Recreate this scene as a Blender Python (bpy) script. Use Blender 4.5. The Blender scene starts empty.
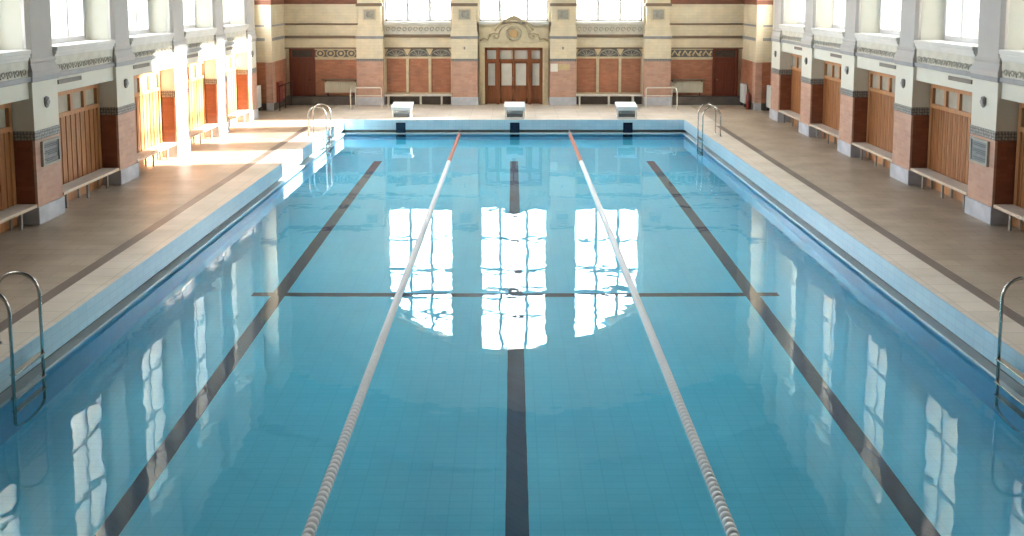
import bpy, bmesh, math, random
from mathutils import Vector, Matrix
random.seed(7)
PI = math.pi
sc = bpy.context.scene
COL = sc.collection

# ------------------------------------------------------------------ camera
cam_d = bpy.data.cameras.new('camera')
cam = bpy.data.objects.new('camera', cam_d)
COL.objects.link(cam)
cam.location = (-0.05, 0.0, 4.5)
cam.rotation_euler = (math.radians(90 - 5.6), 0, 0)
cam_d.sensor_width = 36.0
cam_d.lens = 900.0 / 1024.0 * 36.0
cam_d.shift_x = -0.0005
cam_d.shift_y = -0.1823
cam_d.clip_end = 500
sc.camera = cam

# ------------------------------------------------------------------ sky, sun, exposure
SKY = 19.5
SUN = 62.0
world = bpy.data.worlds.new('sky')
sc.world = world
world.use_nodes = True
wn = world.node_tree
wn.nodes.clear()
w_out = wn.nodes.new('ShaderNodeOutputWorld')
w_bg = wn.nodes.new('ShaderNodeBackground')
w_tc = wn.nodes.new('ShaderNodeTexCoord')
w_nz = wn.nodes.new('ShaderNodeTexNoise')
w_nz.inputs['Scale'].default_value = 7.0
w_nz.inputs['Detail'].default_value = 3.0
w_rp = wn.nodes.new('ShaderNodeValToRGB')
w_rp.color_ramp.elements[0].position = 0.3
w_rp.color_ramp.elements[0].color = (0.82, 0.91, 1.0, 1)
w_rp.color_ramp.elements[1].position = 0.7
w_rp.color_ramp.elements[1].color = (0.95, 0.97, 1.0, 1)
wn.links.new(w_tc.outputs['Generated'], w_nz.inputs['Vector'])
wn.links.new(w_nz.outputs['Fac'], w_rp.inputs['Fac'])
wn.links.new(w_rp.outputs['Color'], w_bg.inputs['Color'])
w_bg.inputs['Strength'].default_value = SKY
wn.links.new(w_bg.outputs['Background'], w_out.inputs['Surface'])

sun_d = bpy.data.lights.new('sun', 'SUN')
sun = bpy.data.objects.new('sun', sun_d)
COL.objects.link(sun)
sun.location = (60, 60, 30)
sun.rotation_euler = Vector((-8.0, -1.0, -2.15)).to_track_quat('-Z', 'Y').to_euler()
sun_d.energy = SUN
sun_d.angle = math.radians(1.2)
sun_d.color = (1.0, 0.94, 0.85)

sc.view_settings.view_transform = 'Standard'
sc.view_settings.look = 'None'
sc.view_settings.gamma = 1.0
sc.view_settings.use_curve_mapping = False
sc.view_settings.exposure = 0.04
cy = sc.cycles
cy.use_denoising = True
cy.max_bounces = 10
cy.diffuse_bounces = 5
cy.glossy_bounces = 4
cy.transmission_bounces = 8
cy.transparent_max_bounces = 12
cy.caustics_refractive = True
cy.caustics_reflective = False
cy.blur_glossy = 0.3
cy.sample_clamp_indirect = 12.0

# ------------------------------------------------------------------ materials
def lin(c):
    c = c / 255.0
    return c / 12.92 if c <= 0.04045 else ((c + 0.055) / 1.055) ** 2.4

def rgb(r, g, b):
    return (lin(r), lin(g), lin(b), 1.0)

class NT:
    """small helper round a material's node tree"""
    def __init__(self, name, rough=0.6, metal=0.0, spec=0.5):
        self.m = bpy.data.materials.new(name)
        self.m.use_nodes = True
        self.t = self.m.node_tree
        self.b = self.t.nodes['Principled BSDF']
        self.b.inputs['Roughness'].default_value = rough
        self.b.inputs['Metallic'].default_value = metal
        self.b.inputs['Specular IOR Level'].default_value = spec
        self.tc = self.n('ShaderNodeTexCoord')
    def n(self, kind, **kw):
        nd = self.t.nodes.new(kind)
        for k, v in kw.items():
            setattr(nd, k, v)
        return nd
    def l(self, a, b):
        self.t.links.new(a, b)
    def obj(self):
        return self.tc.outputs['Object']
    def scaled(self, sx, sy, sz, src=None):
        mp = self.n('ShaderNodeMapping')
        mp.inputs['Scale'].default_value = (sx, sy, sz)
        self.l(src or self.obj(), mp.inputs['Vector'])
        return mp.outputs['Vector']
    def wallvec(self):
        """(x+y, z): brick coordinates for upright axis-aligned faces"""
        sp = self.n('ShaderNodeSeparateXYZ')
        self.l(self.obj(), sp.inputs[0])
        ad = self.n('ShaderNodeMath', operation='ADD')
        self.l(sp.outputs['X'], ad.inputs[0])
        self.l(sp.outputs['Y'], ad.inputs[1])
        cb = self.n('ShaderNodeCombineXYZ')
        self.l(ad.outputs[0], cb.inputs['X'])
        self.l(sp.outputs['Z'], cb.inputs['Y'])
        return cb.outputs[0]
    def noise(self, scale, detail=3.0, vec=None, rough=0.5):
        nz = self.n('ShaderNodeTexNoise')
        nz.inputs['Scale'].default_value = scale
        nz.inputs['Detail'].default_value = detail
        nz.inputs['Roughness'].default_value = rough
        self.l(vec or self.obj(), nz.inputs['Vector'])
        return nz.outputs['Fac']
    def ramp(self, fac, stops):
        r = self.n('ShaderNodeValToRGB')
        el = r.color_ramp.elements
        while len(el) < len(stops):
            el.new(0.5)
        for e, (p, c) in zip(el, stops):
            e.position = p
            e.color = c
        self.l(fac, r.inputs['Fac'])
        return r.outputs['Color']
    def mix(self, fac, a, b, mode='MIX'):
        mx = self.n('ShaderNodeMix', data_type='RGBA', blend_type=mode)
        for sock, v in ((mx.inputs[0], fac), (mx.inputs[6], a), (mx.inputs[7], b)):
            if hasattr(v, 'is_output'):
                self.l(v, sock)
            else:
                sock.default_value = v
        return mx.outputs[2]
    def color(self, c):
        self.l(c, self.b.inputs['Base Color'])
    def bump(self, h, strength=0.3, dist=0.01):
        bp = self.n('ShaderNodeBump')
        bp.inputs['Strength'].default_value = strength
        bp.inputs['Distance'].default_value = dist
        self.l(h, bp.inputs['Height'])
        self.l(bp.outputs[0], self.b.inputs['Normal'])

def shade(c, k):
    return (c[0] * k, c[1] * k, c[2] * k, 1.0)

def plain(name, c, rough=0.6, metal=0.0, var=0.12, scale=6.0, spec=0.5, bump=0.0):
    t = NT(name, rough, metal, spec)
    f = t.noise(scale, 4.0)
    t.color(t.ramp(f, [(0.3, shade(c, 1 - var)), (0.7, shade(c, 1 + var * 0.5))]))
    if bump:
        t.bump(t.noise(scale * 6, 3.0), bump, 0.005)
    return t.m

def brick(name, c1, c2, mortar, bw, bh, ms=0.012, rough=0.55, var=0.25, bump=0.25):
    t = NT(name, rough)
    v = t.wallvec()
    br = t.n('ShaderNodeTexBrick')
    br.inputs['Color1'].default_value = c1
    br.inputs['Color2'].default_value = c2
    br.inputs['Mortar'].default_value = mortar
    br.inputs['Scale'].default_value = 1.0
    br.inputs['Mortar Size'].default_value = ms
    br.inputs['Brick Width'].default_value = bw
    br.inputs['Row Height'].default_value = bh
    t.l(v, br.inputs['Vector'])
    f = t.noise(2.2, 5.0)
    k = t.ramp(f, [(0.3, (1 - var, 1 - var, 1 - var, 1)), (0.7, (1.08, 1.04, 1.0, 1))])
    t.color(t.mix(1.0, br.outputs['Color'], k, 'MULTIPLY'))
    t.bump(br.outputs['Fac'], -bump, 0.004)
    return t.m

def wood(name, c1, c2, rough=0.42):
    t = NT(name, rough)
    v = t.scaled(14, 14, 0.7)
    f = t.noise(1.6, 5.0, v, 0.6)
    t.color(t.ramp(f, [(0.3, c1), (0.72, c2)]))
    t.bump(f, 0.08, 0.004)
    return t.m

M = {}
M['plaster'] = plain('cream_plaster', rgb(216, 213, 199), 0.75, var=0.06, scale=1.4, bump=0.05)
M['plaster_grey'] = plain('grey_white_plaster', rgb(186, 180, 174), 0.75, var=0.08, scale=1.2, bump=0.05)
M['plaster_warm'] = brick('glazed_cream_brick', rgb(222, 211, 184), rgb(218, 206, 178), rgb(210, 198, 170), 0.36, 0.12, 0.006, 0.5, 0.10, 0.06)
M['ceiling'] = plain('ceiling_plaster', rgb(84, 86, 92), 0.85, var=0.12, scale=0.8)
M['brick'] = brick('pink_brick', rgb(196, 160, 142), rgb(184, 145, 126), rgb(190, 158, 142), 0.30, 0.085, 0.008, 0.5, 0.16, 0.12)
M['reveal'] = brick('maroon_reveal', rgb(142, 88, 64), rgb(128, 74, 53), rgb(120, 78, 60), 0.26, 0.085, 0.006, 0.4, 0.2, 0.12)  # pillar sides, coloured darker and redder than the front brick
M['brick_deep'] = brick('deep_red_tile', rgb(184, 128, 98), rgb(170, 112, 84), rgb(164, 116, 92), 0.24, 0.075, 0.006, 0.45, 0.22, 0.12)
M['stone'] = plain('grey_stone', rgb(190, 194, 202), 0.6, var=0.22, scale=3.0, bump=0.15)
M['stone_dark'] = plain('dark_stone', rgb(98, 92, 86), 0.55, var=0.25, scale=4.0)
M['band_dark'] = plain('slate_band', rgb(148, 147, 146), 0.5, var=0.12, scale=5.0)
M['band_brown'] = plain('brown_band', rgb(124, 104, 84), 0.5, var=0.12, scale=5.0)
M['band_red'] = brick('red_brown_band', rgb(140, 84, 60), rgb(126, 72, 52), rgb(120, 84, 66), 0.3, 0.08)
M['relief_ground'] = plain('relief_ground', rgb(206, 200, 184), 0.7, var=0.12, scale=5.0)
M['relief'] = plain('relief_stone', rgb(166, 161, 148), 0.7, var=0.25, scale=9.0, bump=0.2)
M['relief_light'] = plain('relief_pale_grey', rgb(178, 173, 160), 0.7, var=0.25, scale=9.0, bump=0.15)
M['vent'] = plain('vent_brown', rgb(124, 116, 106), 0.6, var=0.1)
M['relief_dark'] = plain('relief_grey', rgb(116, 113, 108), 0.7, var=0.3, scale=9.0, bump=0.2)
M['relief_beige'] = plain('relief_beige', rgb(206, 188, 152), 0.7, var=0.12, scale=6.0)
M['sandstone'] = plain('sandstone', rgb(206, 192, 160), 0.7, var=0.15, scale=5.0, bump=0.1)
M['sandstone_dark'] = plain('weathered_sandstone', rgb(182, 168, 140), 0.7, var=0.2, scale=7.0, bump=0.15)
M['ochre'] = plain('ochre_medallion', rgb(198, 160, 112), 0.6, var=0.2, scale=9.0)
M['sill'] = plain('pale_sill_stone', rgb(212, 208, 200), 0.55, var=0.08, scale=3.0)
M['wood'] = wood('honey_wood', rgb(142, 92, 56), rgb(188, 132, 86))
M['wood_frame'] = wood('light_oak', rgb(166, 114, 74), rgb(198, 146, 100))
M['wood_dark'] = wood('dark_red_wood', rgb(92, 42, 26), rgb(120, 58, 36))
M['wood_door'] = wood('brown_door_wood', rgb(118, 68, 38), rgb(150, 92, 54))
M['pane_grey'] = plain('obscured_pane', rgb(186, 178, 162), 0.15, var=0.15, scale=3.0)
M['pane_pale'] = plain('curtained_pane', rgb(214, 212, 202), 0.15, var=0.08, scale=3.0)
M['frame_white'] = plain('white_painted_frame', rgb(206, 204, 204), 0.5, var=0.05)
M['bench_top'] = plain('worn_bench_board', rgb(226, 221, 212), 0.5, var=0.10, scale=4.0)
M['bench_edge'] = wood('bench_edge_wood', rgb(196, 178, 156), rgb(214, 198, 178))
M['bench_leg'] = plain('grey_painted_iron', rgb(150, 146, 138), 0.4, 0.3)
M['steel'] = plain('brushed_steel', rgb(196, 192, 186), 0.22, 1.0, var=0.06, scale=20)
M['white_paint'] = plain('white_enamel', rgb(222, 218, 206), 0.35, var=0.05)
M['block_white'] = plain('block_fibreglass', rgb(214, 216, 216), 0.4, var=0.06)
M['block_grey'] = plain('block_pedestal_grey', rgb(138, 148, 156), 0.5, var=0.12)
M['block_dark'] = plain('block_dark_step', rgb(92, 96, 98), 0.6, var=0.12)
M['navy'] = brick('navy_tile', rgb(22, 34, 58), rgb(18, 28, 50), rgb(40, 54, 78), 0.1, 0.1, 0.004, 0.2, 0.1, 0.1)
M['lane_dark'] = brick('dark_lane_tile', rgb(34, 74, 102), rgb(28, 66, 94), rgb(44, 86, 112), 0.1, 0.1, 0.004, 0.3, 0.1, 0.1)
M['radiator'] = plain('radiator_enamel', rgb(216, 210, 190), 0.4, var=0.05)
M['radiator_white'] = plain('white_radiator_enamel', rgb(222, 224, 218), 0.4, var=0.05)
M['iron_dark'] = plain('dark_iron', rgb(70, 62, 56), 0.5, 0.2)
M['red'] = plain('red_enamel', rgb(146, 58, 46), 0.4, var=0.12)
M['emblem'] = plain('bronze_emblem', rgb(128, 128, 126), 0.5, 0.2, var=0.3, scale=14)
M['plaque'] = plain('slate_plaque', rgb(128, 134, 136), 0.45, var=0.15, scale=8)
M['plaque_text'] = plain('plaque_lettering', rgb(86, 94, 98), 0.5, var=0.1)
M['plaque_frame'] = plain('plaque_frame_stone', rgb(170, 168, 158), 0.6, var=0.12)
M['sign_white'] = plain('white_sign', rgb(226, 222, 212), 0.5, var=0.04)
M['sign_cream'] = plain('cream_sign', rgb(204, 180, 136), 0.5, var=0.12, scale=12)
M['float_white'] = plain('white_float_plastic', rgb(250, 251, 252), 0.4, var=0.03)
M['float_red'] = plain('orange_red_float_plastic', rgb(196, 122, 98), 0.4, var=0.15, scale=12)
M['cable'] = plain('steel_cable', rgb(150, 150, 150), 0.4, 0.8)
M['facade'] = brick('pale_outside_render', rgb(246, 240, 228), rgb(240, 232, 218), rgb(226, 216, 200), 1.2, 0.6, 0.03, 0.8, 0.10, 0.0)
M['facade_pane'] = plain('outside_dark_pane', rgb(150, 156, 164), 0.2)
M['gutter_dark'] = plain('gutter_grating', rgb(92, 98, 98), 0.6, var=0.3, scale=10)
M['edge_white'] = plain('white_edge_tile', rgb(206, 218, 222), 0.35, var=0.06)
M['void'] = plain('dark_niche', rgb(70, 60, 52), 0.7, var=0.15)

def band_tile():
    t = NT('patterned_band_tile', 0.45)
    v = t.scaled(16, 16, 16, t.wallvec())
    ck = t.n('ShaderNodeTexVoronoi', feature='F1')
    ck.inputs['Scale'].default_value = 1.0
    ck.inputs['Randomness'].default_value = 0.25
    t.l(v, ck.inputs['Vector'])
    t.color(t.ramp(ck.outputs['Distance'], [(0.2, rgb(168, 166, 158)), (0.45, rgb(104, 106, 106))]))
    return t.m
M['band_tile'] = band_tile()

def deck():
    t = NT('beige_deck_tile', 0.42)
    sp = t.n('ShaderNodeSeparateXYZ')
    t.l(t.obj(), sp.inputs[0])
    ab = t.n('ShaderNodeMath', operation='ABSOLUTE')
    t.l(sp.outputs['X'], ab.inputs[0])
    br = t.n('ShaderNodeTexBrick')
    br.inputs['Color1'].default_value = rgb(192, 177, 159)
    br.inputs['Color2'].default_value = rgb(182, 167, 149)
    br.inputs['Mortar'].default_value = rgb(174, 157, 137)
    br.inputs['Scale'].default_value = 1.0
    br.inputs['Mortar Size'].default_value = 0.012
    br.inputs['Brick Width'].default_value = 0.62
    br.inputs['Row Height'].default_value = 0.31
    t.l(t.obj(), br.inputs['Vector'])
    f = t.noise(1.1, 6.0)
    stain = t.ramp(f, [(0.3, (0.86, 0.85, 0.83, 1)), (0.68, (1.05, 1.05, 1.05, 1))])
    outer = t.mix(1.0, br.outputs['Color'], stain, 'MULTIPLY')
    b2 = t.n('ShaderNodeTexBrick')
    b2.inputs['Color1'].default_value = rgb(220, 208, 194)
    b2.inputs['Color2'].default_value = rgb(212, 200, 185)
    b2.inputs['Mortar'].default_value = rgb(196, 184, 170)
    b2.inputs['Scale'].default_value = 1.0
    b2.inputs['Mortar Size'].default_value = 0.01
    b2.inputs['Brick Width'].default_value = 0.8
    b2.inputs['Row Height'].default_value = 0.4
    b2.offset = 0.0
    t.l(t.obj(), b2.inputs['Vector'])
    cope = t.mix(1.0, b2.outputs['Color'], stain, 'MULTIPLY')
    # inlaid dark strip and the pale border next to the pool
    def step(a):
        g = t.n('ShaderNodeMath', operation='GREATER_THAN')
        t.l(ab.outputs[0], g.inputs[0])
        g.inputs[1].default_value = a
        return g.outputs[0]
    lt = t.n('ShaderNodeMath', operation='LESS_THAN')
    t.l(sp.outputs['Y'], lt.inputs[0])
    lt.inputs[1].default_value = 30.4
    strip = t.mix(lt.outputs[0], cope, rgb(116, 103, 95))
    c = t.mix(step(6.87), cope, strip)
    c = t.mix(step(7.08), c, outer)
    t.color(c)
    rr = t.ramp(f, [(0.3, (0.5, 0.5, 0.5, 1)), (0.7, (0.34, 0.34, 0.34, 1))])
    t.l(rr, t.b.inputs['Roughness'])
    return t.m
M['deck'] = deck()

def pool_tile(name, c1, c2, mortar, flat=False, var=0.10):
    t = NT(name, 0.3)
    br = t.n('ShaderNodeTexBrick')
    br.inputs['Color1'].default_value = c1
    br.inputs['Color2'].default_value = c2
    br.inputs['Mortar'].default_value = mortar
    br.inputs['Scale'].default_value = 1.0
    br.inputs['Mortar Size'].default_value = 0.006
    br.inputs['Brick Width'].default_value = 0.25
    br.inputs['Row Height'].default_value = 0.125
    br.offset = 0.0
    t.l(t.obj() if flat else t.wallvec(), br.inputs['Vector'])
    f = t.noise(0.7, 4.0)
    k = t.ramp(f, [(0.3, (1 - var, 1 - var, 1 - var * 0.6, 1)), (0.7, (1.04, 1.03, 1.02, 1))])
    t.color(t.mix(1.0, br.outputs['Color'], k, 'MULTIPLY'))
    return t.m
M['pool_rim'] = pool_tile('pale_blue_rim_tile', rgb(180, 210, 222), rgb(172, 204, 218), rgb(160, 192, 208))
M['pool_wall'] = pool_tile('blue_pool_wall_tile', rgb(92, 178, 214), rgb(86, 172, 210), rgb(82, 164, 200))
M['pool_floor'] = pool_tile('blue_pool_floor_tile', rgb(106, 224, 252), rgb(102, 221, 250), rgb(94, 214, 244), True, 0.06)

def water():
    m = bpy.data.materials.new('clear_pool_water')
    m.use_nodes = True
    t = m.node_tree
    t.nodes.clear()
    out = t.nodes.new('ShaderNodeOutputMaterial')
    gl = t.nodes.new('ShaderNodeBsdfGlass')
    gl.inputs['IOR'].default_value = 1.333
    gl.inputs['Roughness'].default_value = 0.0
    tc = t.nodes.new('ShaderNodeTexCoord')
    mp = t.nodes.new('ShaderNodeMapping')
    mp.inputs['Scale'].default_value = (1.0, 1.0, 1.0)
    n1 = t.nodes.new('ShaderNodeTexNoise')
    n1.inputs['Scale'].default_value = 1.5
    n1.inputs['Detail'].default_value = 2.0
    bp = t.nodes.new('ShaderNodeBump')
    bp.inputs['Strength'].default_value = 1.0
    bp.inputs['Distance'].default_value = 0.0035
    t.links.new(tc.outputs['Object'], mp.inputs['Vector'])
    t.links.new(mp.outputs[0], n1.inputs['Vector'])
    t.links.new(n1.outputs['Fac'], bp.inputs['Height'])
    t.links.new(bp.outputs[0], gl.inputs['Normal'])
    t.links.new(gl.outputs[0], out.inputs['Surface'])
    va = t.nodes.new('ShaderNodeVolumeAbsorption')
    va.inputs['Color'].default_value = (0.15, 0.80, 1.0, 1)
    va.inputs['Density'].default_value = 0.08
    t.links.new(va.outputs[0], out.inputs['Volume'])
    return m
M['water'] = water()

def glass():
    m = bpy.data.materials.new('window_glass')
    m.use_nodes = True
    t = m.node_tree
    t.nodes.clear()
    out = t.nodes.new('ShaderNodeOutputMaterial')
    tr = t.nodes.new('ShaderNodeBsdfTransparent')
    tr.inputs['Color'].default_value = (0.96, 0.97, 0.97, 1)
    gs = t.nodes.new('ShaderNodeBsdfGlossy')
    gs.inputs['Roughness'].default_value = 0.03
    # Schlick reflectance, the same seen from either side of the sheet
    ge = t.nodes.new('ShaderNodeNewGeometry')
    dt = t.nodes.new('ShaderNodeVectorMath')
    dt.operation = 'DOT_PRODUCT'
    t.links.new(ge.outputs['Normal'], dt.inputs[0])
    t.links.new(ge.outputs['Incoming'], dt.inputs[1])
    def mth(op, a, b=None):
        n_ = t.nodes.new('ShaderNodeMath')
        n_.operation = op
        for i_, v_ in enumerate((a, b)):
            if v_ is None:
                continue
            if hasattr(v_, 'is_output'):
                t.links.new(v_, n_.inputs[i_])
            else:
                n_.inputs[i_].default_value = v_
        return n_.outputs[0]
    c1 = mth('SUBTRACT', 1.0, mth('ABSOLUTE', dt.outputs['Value']))
    fres = mth('ADD', 0.04, mth('MULTIPLY', mth('POWER', c1, 5.0), 0.9))
    mx = t.nodes.new('ShaderNodeMixShader')
    t.links.new(fres, mx.inputs[0])
    t.links.new(tr.outputs[0], mx.inputs[1])
    t.links.new(gs.outputs[0], mx.inputs[2])
    t.links.new(mx.outputs[0], out.inputs['Surface'])
    return m
M['glass'] = glass()

# ------------------------------------------------------------------ geometry helpers
class MB:
    def __init__(self):
        self.bm = bmesh.new()
    def box(self, x0, x1, y0, y1, z0, z1, bev=0.0):
        vs = [self.bm.verts.new((x, y, z)) for x in (x0, x1) for y in (y0, y1) for z in (z0, z1)]
        q = [(0, 1, 3, 2), (4, 6, 7, 5), (0, 4, 5, 1), (2, 3, 7, 6), (0, 2, 6, 4), (1, 5, 7, 3)]
        fs = [self.bm.faces.new([vs[i] for i in f]) for f in q]
        if bev:
            es = list({e for f in fs for e in f.edges})
            bmesh.ops.bevel(self.bm, geom=es, offset=bev, segments=2, affect='EDGES', profile=0.5)
        return self
    def prism(self, pts, a, b, axis='y'):
        """extrude a 2-D outline; axis y: pts are (x,z); x: (y,z); z: (x,y)"""
        def v(p, q):
            return {'y': (p[0], q, p[1]), 'x': (q, p[0], p[1]), 'z': (p[0], p[1], q)}[axis]
        A = [self.bm.verts.new(v(p, a)) for p in pts]
        B = [self.bm.verts.new(v(p, b)) for p in pts]
        n = len(pts)
        self.bm.faces.new(A)
        self.bm.faces.new(B[::-1])
        for i in range(n):
            j = (i + 1) % n
            self.bm.faces.new((A[j], A[i], B[i], B[j]))
        return self
    def tube(self, pts, r, seg=10, closed=False):
        pts = [Vector(p) for p in pts]
        n = len(pts)
        rings = []
        up = None
        for i, p in enumerate(pts):
            if closed:
                d = (pts[(i + 1) % n] - pts[i - 1]).normalized()
            else:
                d = (pts[min(i + 1, n - 1)] - pts[max(i - 1, 0)]).normalized()
            if up is None:
                up = Vector((0, 0, 1)) if abs(d.z) < 0.9 else Vector((1, 0, 0))
            s = d.cross(up).normalized()
            up = s.cross(d).normalized()
            rings.append([self.bm.verts.new(p + r * (math.cos(2 * PI * k / seg) * s + math.sin(2 * PI * k / seg) * up)) for k in range(seg)])
        for i in range(n if closed else n - 1):
            a, b = rings[i], rings[(i + 1) % n]
            for k in range(seg):
                f = self.bm.faces.new((a[k], a[(k + 1) % seg], b[(k + 1) % seg], b[k]))
                f.smooth = True
        if not closed:
            self.bm.faces.new(rings[0][::-1])
            self.bm.faces.new(rings[-1])
        return self
    def lathe(self, prof, axis='z', seg=20, origin=(0, 0, 0), smooth=True):
        """prof: (radius, along axis)"""
        o = Vector(origin)
        rings = []
        for r, h in prof:
            ring = []
            for k in range(seg):
                a = 2 * PI * k / seg
                c, s = r * math.cos(a), r * math.sin(a)
                ring.append(self.bm.verts.new(o + Vector({'z': (c, s, h), 'y': (c, h, s), 'x': (h, c, s)}[axis])))
            rings.append(ring)
        for a, b in zip(rings[:-1], rings[1:]):
            for k in range(seg):
                f = self.bm.faces.new((a[k], a[(k + 1) % seg], b[(k + 1) % seg], b[k]))
                f.smooth = smooth
        self.bm.faces.new(rings[0][::-1])
        self.bm.faces.new(rings[-1])
        return self
    def mesh(self, name, mat):
        bmesh.ops.recalc_face_normals(self.bm, faces=self.bm.faces[:])
        me = bpy.data.meshes.new(name)
        self.bm.to_mesh(me)
        self.bm.free()
        me.materials.append(M[mat])
        return me
    def build(self, name, mat, parent=None, label=None):
        o = bpy.data.objects.new(name, self.mesh(name, mat))
        COL.objects.link(o)
        if parent is not None:
            o.parent = parent
        if label:
            o['label'] = label
        return o

def arc(cx, cz, r, a0, a1, n):
    return [(cx + r * math.cos(a0 + (a1 - a0) * i / n), cz + r * math.sin(a0 + (a1 - a0) * i / n)) for i in range(n + 1)]

def tag(o, label, cat, group=None, kind=None):
    if label:
        o['label'] = label
    if cat:
        o['category'] = cat
    if group:
        o['group'] = group
    if kind:
        o['kind'] = kind
    return o

def thing(name, label, cat, loc=(0, 0, 0), rz=0.0, group=None, kind=None):
    o = bpy.data.objects.new(name, None)
    o.empty_display_size = 0.2
    COL.objects.link(o)
    o.location = loc
    o.rotation_euler = (0, 0, rz)
    return tag(o, label, cat, group, kind)

def dup(src, loc, rz, label=None):
    r = src.copy()
    COL.objects.link(r)
    r.location = loc
    r.rotation_euler = (0, 0, rz)
    if label:
        r['label'] = label
    for ch in src.children:
        c = ch.copy()
        COL.objects.link(c)
        c.parent = r
        for g in ch.children:
            d = g.copy()
            COL.objects.link(d)
            d.parent = c
    return r

# ------------------------------------------------------------------ key dimensions
YF = 36.02            # front of the far wall's pilasters
YW = 36.34            # far wall face between the pilasters
YB = -4.0             # back wall behind the camera
XP = 9.28             # front of the side pillars
XR = 9.86             # back of the recesses
XO = 10.7             # outside of the side walls
PIER = [2.75, 6.35, 9.95, 13.55, 17.2, 20.87, 24.5, 28.0, 31.35]   # near edge of each pillar
PW = 0.95
YC = 34.35            # start of the far corner blocks
YE = 31.86            # far edge of the pool
YN = -1.4             # near edge of the pool
ZT = 9.6
WZ = -0.50            # water level
FZ = -1.75            # pool floor

def px(y):            # half width of the pool opening
    return 6.10 + (YE - y) * 0.0105

# ------------------------------------------------------------------ floor
b = MB()
for s in (-1, 1):
    pts = [(s * px(YN), YN), (s * XO, YN), (s * XO, YE), (s * px(YE), YE)]
    if s < 0:
        pts = pts[::-1]
    b.prism(pts, -0.12, 0.0, 'z')
b.box(-XO, XO, YE, 37.2, -0.12, 0.0)
b.box(-XO, XO, YB - 0.4, YN, -0.12, 0.0)
tag(b.build('floor', 'deck'), 'beige tiled pool deck with a dark inlaid strip', 'floor', kind='structure')

# ------------------------------------------------------------------ pool
pool = thing('swimming_pool', 'long rectangular indoor swimming pool lined with blue tiles', 'swimming pool', (0, 0, 0))

def ring(b, off0, off1, z0, z1):
    """a closed wall around the pool between two offsets from the opening (positive = outward)"""
    def outline(o):
        return [(-px(YN) - o, YN - o), (px(YN) + o, YN - o), (px(YE) + o, YE + o), (-px(YE) - o, YE + o)]
    I, O = outline(off0), outline(off1)
    for k in range(4):
        j = (k + 1) % 4
        b.prism([I[k], I[j], O[j], O[k]], z0, z1, 'z')
    return b

ring(ring(MB(), -0.02, 0.0, -0.36, 0.0), 0.0, 0.3, -0.36, -0.125).build('rim_face', 'pool_rim', pool, 'pale blue tiled rim above the overflow gutter')
ring(MB(), 0.10, 0.3, -0.47, -0.36).build('gutter_back', 'gutter_dark', pool, 'dark overflow gutter')
ring(MB(), -0.07, 0.3, -0.515, -0.47).build('overflow_lip', 'edge_white', pool, 'pale overflow lip at the waterline')
ring(MB(), 0.0, 0.3, FZ - 0.2, -0.515).build('pool_wall', 'pool_wall', pool)
o = px(YN)
MB().prism([(-px(YN) - .3, YN - .3), (px(YN) + .3, YN - .3), (px(YE) + .3, YE + .3), (-px(YE) - .3, YE + .3)], FZ - 0.25, FZ, 'z').build('pool_floor', 'pool_floor', pool)
for x in (-4.27, 0.0, 4.27):
    MB().box(x - 0.125, x + 0.125, 1.5, 27.9, FZ, FZ + 0.006).build('lane_line', 'lane_dark', pool, 'dark lane line on the pool floor')
MB().box(-4.75, 4.75, 15.72, 15.90, FZ, FZ + 0.004).build('cross_line', 'lane_dark', pool, 'dark line across the pool floor')
for x in (-4.04, 0.03, 4.07):
    MB().box(x - 0.17, x + 0.17, YE - 0.035, YE + 0.05, -0.50, -0.10).build('lane_marker', 'navy', pool, 'navy tile marker under a starting block')
    MB().box(x - 0.17, x + 0.17, YE - 0.012, YE + 0.05, -1.2, -0.515).build('lane_marker', 'navy', pool, 'navy tile marker under a starting block')

def outline(o):
    return [(-px(YN) - o, YN - o), (px(YN) + o, YN - o), (px(YE) + o, YE + o), (-px(YE) - o, YE + o)]
w = MB().prism(outline(0.03), FZ - 0.1, WZ, 'z').build('pool_water', 'water')
tag(w, 'clear still blue water filling the swimming pool', 'water', kind='stuff')

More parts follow.
